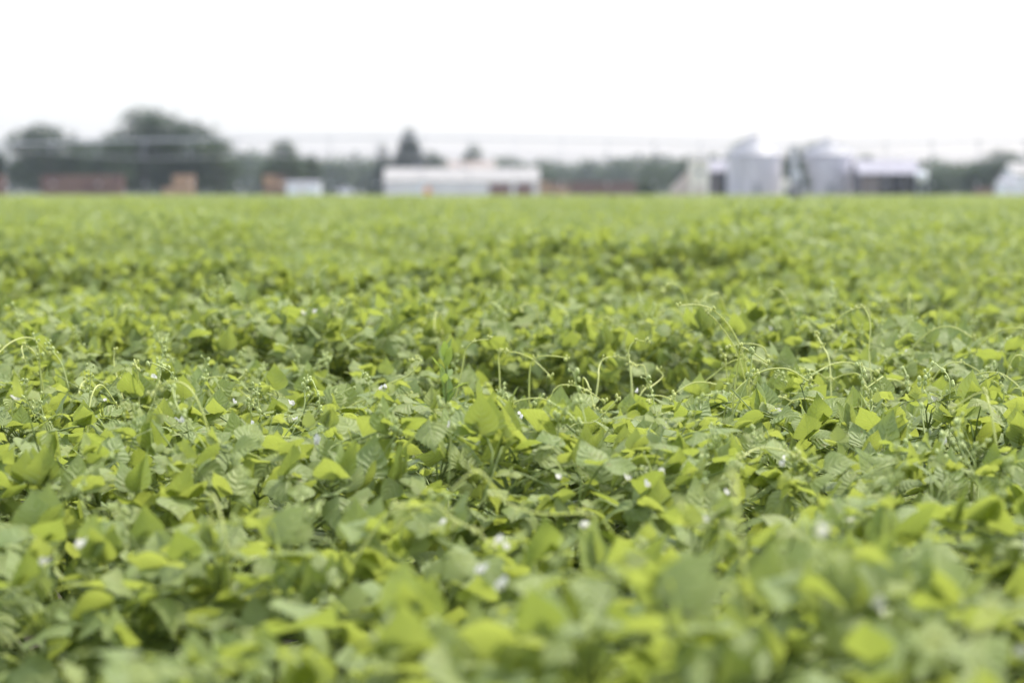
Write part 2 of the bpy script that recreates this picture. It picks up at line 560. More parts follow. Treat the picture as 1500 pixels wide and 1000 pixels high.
# ------------------------------------------------------------------ bean plants
def plant_variant(i):
    rng = np.random.RandomState(100 + i)
    nt_ = 126
    ra = 0.34 * np.sqrt(rng.uniform(0.02, 1, nt_))
    th = rng.uniform(0, 2 * math.pi, nt_)
    px, py = ra * np.cos(th) * 0.95, ra * np.sin(th) * 0.82
    ztop = H0 * (1 - 0.20 * (ra / 0.36) ** 2.2)
    depth = rng.uniform(0, 1, nt_) ** 2.1
    pz = ztop * (1 - 0.62 * depth) + rng.normal(0, 0.012, nt_)
    young = (rng.uniform(0, 1, nt_) < 0.22) & (depth < 0.35)
    pz = np.where(young, pz + rng.uniform(0.0, 0.05, nt_), pz)
    ap = th + rng.normal(0, 0.9, nt_)
    bp, br = pose(nt_, rng)
    B, AZ, PI_, RO, LN, WD, TI = [], [], [], [], [], [], []
    stem = MB()
    nmain = 5
    mains = []
    for m_ in range(nmain):
        a = 2 * math.pi * m_ / nmain + rng.uniform(-.4, .4)
        r_ = rng.uniform(0.08, 0.22)
        pts = [(0, 0, -0.01), (0.02 * math.cos(a), 0.02 * math.sin(a), 0.10), (r_ * .6 * math.cos(a), r_ * .6 * math.sin(a), 0.26), (r_ * math.cos(a + .2), r_ * math.sin(a + .2), 0.44)]
        sp = spline(pts, 4)
        mains.append(sp)
        stem.tube(sp, [0.0045 - 0.0028 * k / (len(sp) - 1) for k in range(len(sp))], 5)
    for j in range(nt_):
        P = np.array([px[j], py[j], pz[j]])
        # petiole from the nearest main stem
        best = min((q for sp in mains for q in sp if q.z < P[2] - 0.03), key=lambda q: (q - Vector(P)).length + 0.2 * abs(P[2] - q.z - 0.14), default=Vector((0, 0, 0.05)))
        mid = (best + Vector(P)) * 0.5 + Vector((0, 0, 0.02)) + Vector((px[j], py[j], 0)) * 0.12
        rad = 0.0012 if young[j] else 0.0017
        stem.tube([best, best * .4 + mid * .6 + Vector((0, 0, .004)), mid * .35 + Vector(P) * .65, P], [rad * 1.2, rad, rad, rad * .8], 4)
        size = rng.uniform(0.35, 0.62) if young[j] else rng.uniform(0.75, 1.12)
        L0 = 0.062 * size
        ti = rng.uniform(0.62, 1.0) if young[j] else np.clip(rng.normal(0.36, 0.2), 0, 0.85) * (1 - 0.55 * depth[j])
        for q, da in ((0, 0.0), (1, 1.35), (2, -1.35)):
            az = ap[j] + da + rng.normal(0, 0.22)
            pp = bp[j] + rng.normal(0, R(17))
            rach = 0.020 * size if q == 0 else 0.004
            d = np.array([math.cos(ap[j] if q == 0 else az), math.sin(ap[j] if q == 0 else az), 0.25])
            B.append(P + d * rach)
            if q == 0:
                stem.tube([P, P + d * rach], rad * .8, 4)
            AZ.append(az); PI_.append(pp); RO.append(br[j] + rng.normal(0, R(14)) + (0 if q == 0 else (R(8) if q == 1 else R(-8))))
            s2 = 1.0 if q == 0 else rng.uniform(0.84, 0.97)
            LN.append(L0 * s2); WD.append(L0 * s2 * rng.uniform(0.84, 1.04)); TI.append(np.clip(ti + rng.normal(0, .05), 0, 1))
    n = len(B)
    fold = np.clip(rng.normal(R(11), R(9), n), R(-6), R(38))
    curl = rng.normal(0.10, 0.13, n)
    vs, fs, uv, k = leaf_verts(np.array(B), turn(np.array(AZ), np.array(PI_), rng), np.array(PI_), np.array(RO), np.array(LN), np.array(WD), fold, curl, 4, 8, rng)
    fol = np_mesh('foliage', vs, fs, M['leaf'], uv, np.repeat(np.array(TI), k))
    st = stem.mesh('stem', M['stem'], True)
    tops = [(px[j], py[j], pz[j]) for j in np.argsort(-pz)[:14]]
    return fol, st, tops


VARS = [plant_variant(i) for i in range(12)]


def flower_mesh(seed):
    rnd = random.Random(seed)
    mb = MB()
    # standard, folded back; two wings; rolled keel
    for sx in (-1, 1):
        pts = []
        for i in range(5):
            for j in range(4):
                t, s = i / 4, j / 3
                w = 0.0075 * math.sin(math.pi * (0.12 + 0.80 * t)) * s
                pts.append((sx * w, -0.002 - 0.004 * t * t + 0.003 * s * s, 0.001 + 0.012 * t))
        n = len(mb.v)
        mb.v += pts
        for i in range(4):
            for j in range(3):
                a = n + i * 4 + j
                mb.f.append((a, a + 1, a + 5, a + 4))
        pts = []
        for i in range(5):
            for j in range(4):
                t, s = i / 4, j / 3
                w = 0.0045 * math.sin(math.pi * (0.1 + 0.85 * t))
                pts.append((sx * (0.002 + w * (1 - (s - .5) ** 2)), 0.001 + 0.011 * t, (s - 0.4) * 0.010 * math.sin(math.pi * (0.12 + 0.8 * t))))
        n = len(mb.v)
        mb.v += pts
        for i in range(4):
            for j in range(3):
                a = n + i * 4 + j
                mb.f.append((a, a + 1, a + 5, a + 4))
    mb.tube(spline([(0, 0, 0), (0, 0.006, -0.001), (0.001, 0.009, 0.003), (-0.001, 0.007, 0.006)], 4), 0.0022, 6)
    return mb.mesh('flower', M['petal'], True)


FLOWERS = [flower_mesh(i) for i in range(2)]


def raceme_mesh(seed):
    rnd = random.Random(seed)
    mb = MB()
    h = rnd.uniform(0.05, 0.09)
    pts = spline([(0, 0, -0.06), (0.004, 0, 0), (rnd.uniform(-.01, .012), rnd.uniform(-.01, .01), h * .6), (rnd.uniform(-.02, .02), rnd.uniform(-.02, .02), h)], 4)
    mb.tube(pts, [0.0013] * len(pts), 5)
    for k in range(rnd.randint(6, 10)):
        p = pts[rnd.randint(len(pts) // 2, len(pts) - 1)]
        a = rnd.uniform(0, 6.28)
        d = rnd.uniform(.004, .009)
        c = (p.x + d * math.cos(a), p.y + d * math.sin(a), p.z + rnd.uniform(-.003, .006))
        mb.tube([p, c], 0.0007, 3)
        mb.blob(c, rnd.uniform(0.0022, 0.0042), 6, 4, 1.4)
    return mb.mesh('raceme', M['bud'], True)


RACEMES = [raceme_mesh(i) for i in range(6)]


def small_leaves(mb_pts, rng, size):
    """tiny folded leaves at a shoot tip -> arrays"""
    n = len(mb_pts)
    return leaf_verts(np.array(mb_pts), rng.uniform(0, 6.28, n), rng.uniform(R(-30), R(60), n), rng.normal(0, .4, n), size * rng.uniform(.7, 1.3, n), size * rng.uniform(.45, .8, n), np.full(n, R(28)), np.full(n, .2), 2, 4, rng)


def tendril_mesh(pts, seed, r=0.0017):
    """One twining shoot: tapered stem, buds at its nodes, a hooked growing tip."""
    rnd = random.Random(seed)
    sp = spline(pts, 6)
    n = len(sp)
    mb = MB()
    mb.tube(sp, [r * (1.08 - 0.45 * k / n) for k in range(n)], 6)
    tip = sp[-1]
    for k in range(5):
        c = tip + Vector((rnd.uniform(-.006, .006), rnd.uniform(-.006, .006), rnd.uniform(-.004, .007)))
        mb.tube([tip, c], 0.0008, 4)
        mb.blob(tuple(c), rnd.uniform(.0018, .0034), 6, 4, 1.5)
    for q in range(max(1, n // 14)):
        p = sp[rnd.randint(n // 4, n - 2)]
        for k in range(4):
            c = p + Vector((rnd.uniform(-.007, .007), rnd.uniform(-.007, .007), rnd.uniform(-.003, .008)))
            mb.tube([p, c], 0.0008, 4)
            mb.blob(tuple(c), rnd.uniform(.0016, .003), 6, 4, 1.5)
    return mb.mesh('tendril', M['tendril'], True)


def random_tendril(seed):
    rnd = random.Random(seed)
    a = rnd.uniform(0, 6.28)
    d = Vector((math.cos(a), math.sin(a), 0))
    s = Vector((-d.y, d.x, 0))
    h, l = rnd.uniform(0.04, 0.12), rnd.uniform(0.09, 0.27)
    pts = [Vector((0, 0, -0.12)), Vector((0, 0, 0)) + d * .01, d * l * .35 + Vector((0, 0, h * .8)), d * l * .7 + s * rnd.uniform(-.02, .02) + Vector((0, 0, h)), d * l + s * rnd.uniform(-.03, .03) + Vector((0, 0, h * rnd.uniform(.5, .9)))]
    return tendril_mesh(pts, seed, 0.0019)


TENDRILS = [random_tendril(40 + i) for i in range(8)]

PLANT_END = 12.0
MARGIN = lambda y: 0.272 * y + 0.75
spots = []
_r = random.Random(11)
yy = 1.15
rows = int(PLANT_END / ROW) + 8
for k in range(-6, rows):
    for j in range(-20, 21):
        u_ = j * 0.285 + _r.uniform(-.05, .05) + (k % 2) * 0.14
        v_ = k * ROW + _r.uniform(-.05, .05)
        x = u_ * math.cos(ROW_TILT) - v_ * math.sin(ROW_TILT) * 0
        y = v_ / math.cos(ROW_TILT) + u_ * math.tan(ROW_TILT)
        if y < 1.25 or abs(x) > MARGIN(y): continue
        spots.append((y, x))
spots.sort()
spots = spots[:296]
Y_END = spots[-1][0]
GENERIC = 'leafy green bean plant tangled into the dense canopy with no tall tendril of its own'
GROUP = 'bean plants of the near crop'
PLANTS = []
for i, (y, x) in enumerate(spots):
    fol, st, tops = VARS[(i * 7 + _r.randint(0, 3)) % len(VARS)]
    hs = max(.32, float(canopy(x, y)) / H0)
    rz = _r.uniform(-.6, .6) + _r.choice((0, math.pi))
    s = _r.uniform(0.96, 1.07)
    root = empty('bean_plant', (x, y, 0), rz)
    root.scale = (s, s, hs * _r.uniform(.96, 1.05))
    tag(root, GENERIC, 'bean plant', GROUP)
    link('foliage', fol, root)
    link('stem', st, root)
    if y < 7.6:
        for k in range(_r.randint(2, 4)):
            t = tops[_r.randint(0, len(tops) - 1)]
            o = link('raceme', RACEMES[_r.randint(0, 5)], root)
            o.location = (t[0] + _r.uniform(-.03, .03), t[1] + _r.uniform(-.03, .03), t[2] + _r.uniform(-.03, .015))
            o.rotation_euler = (_r.uniform(-.5, .5), _r.uniform(-.5, .5), _r.uniform(0, 6.28))
        for k in range(_r.choice((0, 0, 1, 1, 2))):
            t = tops[_r.randint(0, len(tops) - 1)]
            o = link('flower', FLOWERS[k % 2], root)
            o.location = (t[0] + _r.uniform(-.03, .03), t[1] + _r.uniform(-.03, .03), t[2] + _r.uniform(-.02, .02))
            o.rotation_euler = (_r.uniform(-.6, .6), _r.uniform(-.6, .6), _r.uniform(0, 6.28))
            o.scale = (.78,) * 3
        for k in range(_r.choice((1, 1, 2, 3) if 4.3 < y < 7 and x > .1 else (0, 0, 1, 1))):
            t = tops[_r.randint(0, len(tops) - 1)]
            o = link('tendril', TENDRILS[_r.randint(0, 7)], root)
            o.location = (t[0], t[1], t[2] - .01)
            o.rotation_euler = (0, 0, _r.uniform(0, 6.28))
    PLANTS.append(root)


def keep_world(o, root):
    o.parent = root
    o.matrix_parent_inverse = root.matrix_basis.inverted()


_used = set()


def nearest_plant(p):
    best = min((r for r in PLANTS if r.name not in _used), key=lambda r: (r.location.x - p.x) ** 2 + (r.location.y - p.y) ** 2)
    return best


# tendrils that stand clear of the canopy: (label, distance, tendrils as polylines from root to tip)
VINES = [
    ('bean plant with the tallest hooked tendril, rising above the canopy and bending over', 5.42,
     [[(1280, 590), (1275, 543), (1273, 511), (1275, 476), (1267, 453), (1254, 452), (1232, 462), (1219, 481)],
      [(1282, 600), (1262, 552), (1240, 548), (1218, 556)], [(1282, 600), (1290, 560), (1310, 556), (1330, 566)]]),
    ('bean plant with a knot of looping tendrils, two of them arching high to the left', 5.42,
     [[(1100, 590), (1094, 543), (1081, 500), (1062, 470), (1040, 452), (1016, 446), (992, 448)],
      [(1096, 580), (1078, 514), (1054, 476), (1037, 458)],
      [(1092, 588), (1108, 552), (1122, 525), (1117, 508), (1092, 503), (1068, 508)],
      [(1008, 584), (1049, 546), (1070, 530), (1095, 525), (1121, 531)],
      [(1080, 605), (1073, 579), (1066, 557), (1062, 527), (1058, 516)]]),
    ('bean plant with one blurred tendril arching well behind the sharp ones', 7.6,
     [[(1424, 470), (1432, 430), (1445, 410), (1470, 401), (1500, 404), (1524, 416)]]),
    ('bean plant whose long tendril arches low near the edge of the canopy crest', 5.42,
     [[(1349, 604), (1362, 565), (1378, 541), (1400, 530), (1425, 538), (1452, 558)], [(1352, 600), (1400, 566), (1436, 556), (1468, 566)], [(1470, 590), (1478, 540), (1490, 520), (1512, 528)]]),
    ('bean plant with two bowed tendrils crossing low over broad sharp leaves', 5.1,
     [[(1109, 640), (1116, 608), (1124, 587), (1143, 581), (1164, 590)], [(1150, 600), (1173, 584), (1202, 589)],
      [(1184, 645), (1205, 608), (1230, 600), (1253, 601)]]),
    ('bean plant with a thin tendril bridging two clumps of leaves', 5.48,
     [[(1146, 566), (1162, 543), (1189, 542), (1213, 556)], [(1215, 530), (1204, 505), (1196, 490)]]),
    ('bean plant with a cluster of curled, kinked tendrils standing upright', 5.42,
     [[(925, 570), (923, 537), (921, 513), (931, 500), (949, 500)], [(926, 566), (924, 540), (932, 535), (944, 537), (949, 566)],
      [(940, 575), (957, 564), (971, 551), (965, 542)], [(876, 560), (877, 540), (883, 527), (896, 523), (922, 525)]]),
    ('bean plant with tendrils curving flat over the crest of the canopy', 5.48,
     [[(732, 566), (731, 519), (745, 516), (760, 517), (781, 527), (806, 550)], [(776, 545), (784, 525), (803, 521), (831, 524)],
      [(676, 545), (683, 511), (699, 499), (718, 497)]]),
    ('bean plant with a long pale tendril lying along the leaf tops', 5.1,
     [[(806, 590), (816, 567), (837, 564), (861, 572), (886, 590)], [(836, 625), (870, 618), (890, 600), (905, 584)]]),
    ('bean plant with a wavy tendril climbing to a small hook beside the narrow-leaved weed', 5.48,
     [[(526, 600), (560, 567), (597, 550), (617, 530), (612, 526), (602, 529)], [(508, 600), (553, 582), (600, 578)], [(566, 616), (613, 603), (660, 600)]]),
    ('bean plant with a tendril bowing over and down among small white flowers', 5.48,
     [[(288, 575), (298, 556), (328, 553), (349, 569), (378, 596)], [(340, 570), (347, 557), (360, 547)], [(382, 572), (392, 568), (407, 580), (422, 600)]]),
    ('bean plant with a single straight tendril standing up in front of a dark gap', 5.42,
     [[(183, 595), (181, 588), (173, 559), (167, 532), (168, 513)]]),
    ('bean plant with two short nodding tendrils near the dark gap', 5.48,
     [[(115, 590), (118, 566), (124, 558), (133, 557), (145, 572)], [(116, 596), (122, 578), (133, 580), (148, 600)], [(36, 600), (40, 560), (52, 548)]]),
    ('bean plant with a thick tendril snaking low through slightly blurred leaves', 4.3,
     [[(360, 656), (388, 644), (413, 640), (447, 643), (470, 660)], [(726, 672), (740, 655), (745, 647), (736, 640)]]),
    ('bean plant with blurred tendrils curving across the nearer leaves beside white blossoms', 3.0,
     [[(628, 738), (664, 760), (700, 780), (720, 800)], [(700, 690), (740, 735), (790, 752), (850, 752), (872, 760)], [(560, 762), (600, 742), (640, 748), (668, 770)]]),
]
for vi, (label, d, lines) in enumerate(VINES):
    c = at(sum(p[0] for p in lines[0]) / len(lines[0]), lines[0][0][1], d)
    root = nearest_plant(c)
    _used.add(root.name)
    root['label'] = label
    for li, ln in enumerate(lines):
        rnd = random.Random(vi * 31 + li)
        o1, o2 = rnd.uniform(-.05, .05), rnd.uniform(-.07, .07)
        pts = []
        for k, (px, py) in enumerate(ln):
            t = k / (len(ln) - 1)
            pts.append(at(px, py, d + o1 + o2 * t + 0.025 * math.sin(3 * t + vi)))
        e = pts[0] - pts[1]
        e = e * (.07 / max(e.length, .01))
        pts = [pts[0] + e * .8 + Vector((rnd.uniform(-.02, .02), rnd.uniform(-.02, .02), -0.07))] + pts
        o = link('tendril', tendril_mesh(pts, vi * 10 + li, 0.0020 if d > 4.6 else 0.0018))
        keep_world(o, root)

# white blossoms the photograph shows in the nearer leaves
for k, (px, py, sc) in enumerate([(732, 800, 1.5), (738, 806, 1.3), (855, 778, 1.6), (645, 762, 1.5), (650, 775, 1.3), (916, 707, 1.3), (968, 700, 1.5), (944, 716, 1.3), (737, 864, 1.6), (560, 574, 1.2),
                                  (565, 572, 1.1), (437, 655, 1.2), (320, 670, 1.3), (345, 594, 1.1), (372, 628, 1.3), (184, 660, 1.2), (764, 617, 1.0), (760, 612, 1.0), (933, 578, 1.1), (1280, 905, 1.6), (1240, 770, 1.2), (1495, 805, 1.4),
                                  (158, 592, 1.1), (816, 706, 1.3), (708, 843, 1.6), (1060, 728, 1.1), (128, 805, 1.7), (440, 755, 1.5)]):
    rnd = random.Random(k)
    d = 0.435 / ((py - 281) * PXS)
    p = at(px, py, d)
    p.z += 0.01
    p.y -= 0.03
    o = link('flower', FLOWERS[k % 2])
    o.location = p
    o.rotation_euler = (rnd.uniform(-.4, .4), rnd.uniform(-.4, .4), rnd.uniform(0, 6.28))
    o.scale = (sc * .5,) * 3
    root = min(PLANTS, key=lambda r: (r.location.x - p.x) ** 2 + (r.location.y - p.y) ** 2)
    keep_world(o, root)

# the narrow-leaved weed standing in the canopy
wp = at(652, 590, 5.35)
weed = empty('weed', (wp.x, wp.y, 0))
tag(weed, 'upright green weed with narrow leaves on one stem, standing out of the bean canopy', 'weed')
rng = np.random.RandomState(3)
wm = MB()
wm.tube(spline([(0, 0, 0), (.01, 0, .25), (.0, .01, .40), (.004, .0, .58)], 5), 0.003, 6)
tips, az, pi_, ln_ = [], [], [], []
for k in range(30):
    z = 0.26 + 0.31 * k / 29
    a = k * 2.4 + rng.normal(0, .5)
    tips.append((.004 * math.cos(a), .004 * math.sin(a), z + .02)); az.append(a); pi_.append(R(25) + R(40) * k / 29 + rng.normal(0, .35)); ln_.append((0.095 - 0.05 * k / 29) * rng.uniform(.7, 1.15))
wm.build('stem', M['stem'], weed, True)
n = len(tips)
vs, fs, uv, k = leaf_verts(np.array(tips), np.array(az), np.array(pi_), rng.normal(0, .3, n), np.array(ln_), np.array(ln_) * .38, np.full(n, R(16)), np.full(n, .22), 4, 10, rng, lance=True)
link('foliage', np_mesh('foliage', vs, fs, M['weed'], uv, np.repeat(rng.uniform(.1, .9, n), k)), weed)

# ------------------------------------------------------------------ the rest of the crop, one mass of leaves
rng = np.random.RandomState(9)


def scatter(y0, y1, dens, slope, off, keep=None):
    area = slope * (y1 ** 2 - y0 ** 2) + 2 * off * (y1 - y0)
    n = int(area * dens)
    y = rng.uniform(y0, y1, int(n * 2.2))
    wid = 2 * (slope * y + off)
    y = y[rng.uniform(0, wid.max(), len(y)) < wid][:n]
    x = rng.uniform(-1, 1, len(y)) * (slope * y + off)
    if keep is not None:
        k = keep(x, y)
        x, y = x[k], y[k]
    return x, y


VS, FS, UVS, TS = [], [], [], []
_off = 0


def add(vs, fs, uv, ti):
    global _off
    VS.append(vs); FS.append(fs + _off); UVS.append(uv); TS.append(ti)
    _off += len(vs)


def crop_band(x, y, scale, nu, nv, dmean):
    n = len(x)
    dep = rng.exponential(dmean, n)
    dep = np.minimum(dep, 0.36)
    lf = rng.uniform(0, 1, n) < 0.03
    z = canopy(x, y) - dep + 0.02
    pit, rol = pose(n, rng)
    Ln = 0.052 * scale * rng.uniform(.62, 1.15, n)
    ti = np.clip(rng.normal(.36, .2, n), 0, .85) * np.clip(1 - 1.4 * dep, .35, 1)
    ti = np.clip(ti + .10 * np.sin(x * 2.1 + 1.3 * np.sin(y * .7)) * np.sin(y * 1.1 + x * .4), 0, 1)
    yg = (rng.uniform(0, 1, n) < .13) & (dep < .05)
    ti = np.where(yg, rng.uniform(.65, 1, n), ti)
    Ln = np.where(yg, Ln * .6, Ln)
    z = np.where(yg, z + 0.03, z) - np.clip(np.sin(pit), 0, 1) * np.maximum(Ln - .06, 0)
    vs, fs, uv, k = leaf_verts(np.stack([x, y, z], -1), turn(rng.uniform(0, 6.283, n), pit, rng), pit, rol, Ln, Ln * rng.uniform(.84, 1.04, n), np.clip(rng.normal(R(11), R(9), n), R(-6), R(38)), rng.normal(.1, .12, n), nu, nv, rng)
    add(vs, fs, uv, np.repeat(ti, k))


outside = lambda x, y: (y > Y_END + 0.15) | (np.abs(x) > MARGIN(y) + 0.12)
x, y = scatter(1.3, 20, 1150, .25, 3.0, outside); crop_band(x, y, 1.0, 2, 4, .085)
x, y = scatter(20, 40, 540, .25, 4.0); crop_band(x, y, 1.3, 2, 2, .07)
x, y = scatter(40, 80, 180, .25, 5.0); crop_band(x, y, 2.1, 2, 2, .06)
x, y = scatter(80, 150, 46, .25, 6.0); crop_band(x, y, 3.4, 2, 2, .07)
x, y = scatter(150, FIELD_END, 15, .25, 10.0); crop_band(x, y, 5.5, 2, 2, .08)
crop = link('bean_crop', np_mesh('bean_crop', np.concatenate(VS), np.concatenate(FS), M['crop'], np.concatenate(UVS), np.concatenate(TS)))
tag(crop, 'blurred green mass of the bean crop running back to the farmyard', 'bean crop', kind='stuff')


# ------------------------------------------------------------------ trees
def crown_mesh(lobes, n, size, mat, rng, name='crown'):
    """leaf clumps through the outer volume of several lobes: (cx, cy, cz, rx, ry, rz)"""
    vol = np.array([l[3] * l[4] * l[5] for l in lobes]) ** (2 / 3)
    which = rng.choice(len(lobes), n, p=vol / vol.sum())
    Lb = np.array(lobes)[which]
    d = rng.normal(0, 1, (n, 3))
    d /= np.linalg.norm(d, axis=1)[:, None]
    rad = rng.uniform(0.45, 1.0, n) ** 0.6 * (1 + rng.normal(0, .07, n))
    lump = 1 + 0.12 * np.sin(d[:, 0] * 7 + Lb[:, 0]) * np.sin(d[:, 1] * 6 + Lb[:, 2]) + 0.1 * np.sin(d[:, 2] * 9 + Lb[:, 1])
    P = Lb[:, :3] + d * Lb[:, 3:] * (rad * lump)[:, None]
    P[:, 2] = np.maximum(P[:, 2], 0.15)
    az = np.arctan2(d[:, 1], d[:, 0]) + rng.normal(0, .9, n)
    sz = size * rng.uniform(.6, 1.3, n)
    vs, fs, uv, k = leaf_verts(P, az, rng.normal(R(5), R(32), n), rng.normal(0, .5, n), sz, sz * .75, np.full(n, R(14)), rng.normal(.15, .15, n), 2, 2, rng)
    clump = np.sin(P[:, 0] * 1.3 + 1) * np.sin(P[:, 2] * 1.7) * .25
    ti = np.clip(rng.uniform(0, .8, n) + clump, 0, 1)
    return np_mesh(name, vs, fs, mat, uv, np.repeat(ti, k))


def broad_tree(px, py_top, wpx, D, label, seed, mat='tree_a', low=0.08, n=9500, group=None, sub=9):
    rng = np.random.RandomState(seed)
    H = PZ(py_top, D)
    wid = wpx * PXS * D
    root = empty('broadleaf_tree', (PX(px, D), D, 0))
    tag(root, label, 'tree', group)
    mb = MB()
    tr = max(.16, H * .026)
    top = Vector((rng.uniform(-.3, .3), 0, H * .62))
    mb.tube(spline([(0, 0, -.1), (.05 * H * rng.uniform(-.3, .3), 0, H * .25), top], 4), [tr * (1.15 - .07 * k) for k in range(9)], 8)
    lobes = [(0, 0, H * .55, wid * .36, wid * .34, H * .40), (0, 0, H * (.5 + low) * .6, wid * .42, wid * .38, H * .30)]
    for k in range(sub):
        a = 2 * math.pi * k / sub + rng.uniform(-.4, .4)
        r_ = wid * rng.uniform(.20, .34)
        z = H * rng.uniform(low + .16, .80)
        rr = wid * rng.uniform(.14, .22)
        f = 1 - max(0, (z / H - .5)) * 1.0
        c = (r_ * f * math.cos(a), r_ * f * math.sin(a), z)
        lobes.append((*c, rr, rr, min(rr * .9, H * .2)))
        mb.tube(spline([(0, 0, max(.3, z * .45)), (c[0] * .5, c[1] * .5, z * .75), c], 3), [tr * .45, tr * .4, tr * .34, tr * .28, tr * .22, tr * .16, tr * .1], 6)
    lobes.append((wid * rng.uniform(-.06, .06), 0, H * .86, wid * .17, wid * .17, H * .14))
    mb.build('trunk', M['bark'], root, True)
    link('crown', crown_mesh(lobes, n, max(.34, H * .045), M[mat], rng), root)
    return root


def conifer(px, py_top, wpx, D, label, seed, n=4500):
    rng = np.random.RandomState(seed)
    H = PZ(py_top, D)
    wid = wpx * PXS * D
    root = empty('conifer_tree', (PX(px, D), D, 0))
    tag(root, label, 'conifer')
    mb = MB()
    mb.tube([(0, 0, -.1), (0, 0, H * .5), (0, 0, H * .97)], [H * .02, H * .012, .03], 8)
    t = 1 - np.sqrt(rng.uniform(0, 1, n))          # 0 bottom .. 1 top
    whorl = np.round(t * 22) / 22 + rng.normal(0, .008, n)
    z = H * (.06 + .93 * np.clip(whorl, 0, 1))
    az = np.floor(rng.uniform(0, 11, n)) * 2 * math.pi / 11 + whorl * 40 + rng.normal(0, .13, n)
    rr = wid * .5 * (1.02 - np.clip(whorl, 0, 1)) ** .85 * rng.uniform(.15, 1.0, n) ** .6
    P = np.stack([rr * np.cos(az), rr * np.sin(az), z - rr * .28], -1)
    P[:, 2] = np.maximum(P[:, 2], .2)
    sz = rng.uniform(.5, 1.0, n) * max(.6, H / 14)
    vs, fs, uv, k = leaf_verts(P, az + rng.normal(0, .35, n), rng.normal(R(-18), R(14), n), rng.normal(0, .5, n), sz, sz * .42, np.full(n, R(10)), np.full(n, .1), 2, 2, rng)
    mb.build('trunk', M['bark'], root, True)
    link('crown', np_mesh('crown', vs, fs, M['conifer'], uv, np.repeat(rng.uniform(0, 1, n), k)), root)
    return root


broad_tree(72, 181, 152, 330, 'broad dark tree with a rounded crown reaching the ground, behind the long brown bin stack', 1)
broad_tree(130, 203, 120, 338, 'lower dark tree filling the dip between the two tallest crowns', 2)
broad_tree(212, 157, 150, 334, 'tallest dark broadleaf tree, its crown peaking above all the others', 3, n=8500)
broad_tree(282, 177, 150, 331, 'broad dark tree with a sloping crown, behind the tan bin stack', 4)
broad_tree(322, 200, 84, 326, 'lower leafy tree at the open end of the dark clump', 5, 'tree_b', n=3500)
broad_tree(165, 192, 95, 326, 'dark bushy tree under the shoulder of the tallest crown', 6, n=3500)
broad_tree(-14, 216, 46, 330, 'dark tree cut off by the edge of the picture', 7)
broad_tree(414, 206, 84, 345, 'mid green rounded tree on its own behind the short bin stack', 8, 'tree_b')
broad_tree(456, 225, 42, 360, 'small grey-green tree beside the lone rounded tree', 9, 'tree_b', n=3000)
conifer(599, 184, 80, 430, 'tall dark spruce with a pointed top behind the long white shed', 10, n=9000)
conifer(561, 204, 48, 430, 'small pointed spruce beside the tall one', 11, n=3000)
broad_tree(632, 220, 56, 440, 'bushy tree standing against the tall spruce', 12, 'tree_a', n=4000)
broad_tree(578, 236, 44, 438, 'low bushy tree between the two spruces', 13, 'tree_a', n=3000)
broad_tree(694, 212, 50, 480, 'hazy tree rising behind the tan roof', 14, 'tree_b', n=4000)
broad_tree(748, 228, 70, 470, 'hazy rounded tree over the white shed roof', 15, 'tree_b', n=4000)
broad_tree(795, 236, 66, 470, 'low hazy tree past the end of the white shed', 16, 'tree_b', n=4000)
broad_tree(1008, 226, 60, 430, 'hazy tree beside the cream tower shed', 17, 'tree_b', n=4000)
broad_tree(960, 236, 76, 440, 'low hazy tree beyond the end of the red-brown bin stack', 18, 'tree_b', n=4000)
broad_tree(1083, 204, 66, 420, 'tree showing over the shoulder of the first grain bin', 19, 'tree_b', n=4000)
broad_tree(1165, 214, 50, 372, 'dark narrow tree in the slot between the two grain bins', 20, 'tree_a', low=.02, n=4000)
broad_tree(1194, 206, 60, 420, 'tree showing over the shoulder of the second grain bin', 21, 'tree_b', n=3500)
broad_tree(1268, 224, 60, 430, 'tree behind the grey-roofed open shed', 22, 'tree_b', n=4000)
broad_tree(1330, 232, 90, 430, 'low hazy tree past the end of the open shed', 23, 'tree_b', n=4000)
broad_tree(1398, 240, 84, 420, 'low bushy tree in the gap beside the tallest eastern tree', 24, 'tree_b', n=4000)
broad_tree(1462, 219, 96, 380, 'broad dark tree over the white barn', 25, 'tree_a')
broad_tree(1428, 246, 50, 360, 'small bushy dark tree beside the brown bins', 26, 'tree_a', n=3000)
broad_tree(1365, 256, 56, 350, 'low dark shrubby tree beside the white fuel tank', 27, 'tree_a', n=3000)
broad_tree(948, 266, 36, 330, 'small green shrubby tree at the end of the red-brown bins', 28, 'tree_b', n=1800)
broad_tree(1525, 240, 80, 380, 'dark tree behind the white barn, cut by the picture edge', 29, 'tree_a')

# far woodland: one mass
rng = np.random.RandomState(77)
lobes = []
for px in range(-120, 1640, 17):
    D = rng.uniform(600, 660)
    top = 235 + 5 * math.sin(px * .011) + rng.uniform(-5, 6)
    if px < 350: top -= 8
    if 340 < px < 400: top -= 6
    H = PZ(top, D)
    w = rng.uniform(24, 40) * PXS * D
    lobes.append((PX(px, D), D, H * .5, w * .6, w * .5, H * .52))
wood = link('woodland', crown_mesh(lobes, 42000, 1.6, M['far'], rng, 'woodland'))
tag(wood, 'pale blue-green line of far woodland along the horizon', 'woodland', kind='stuff')


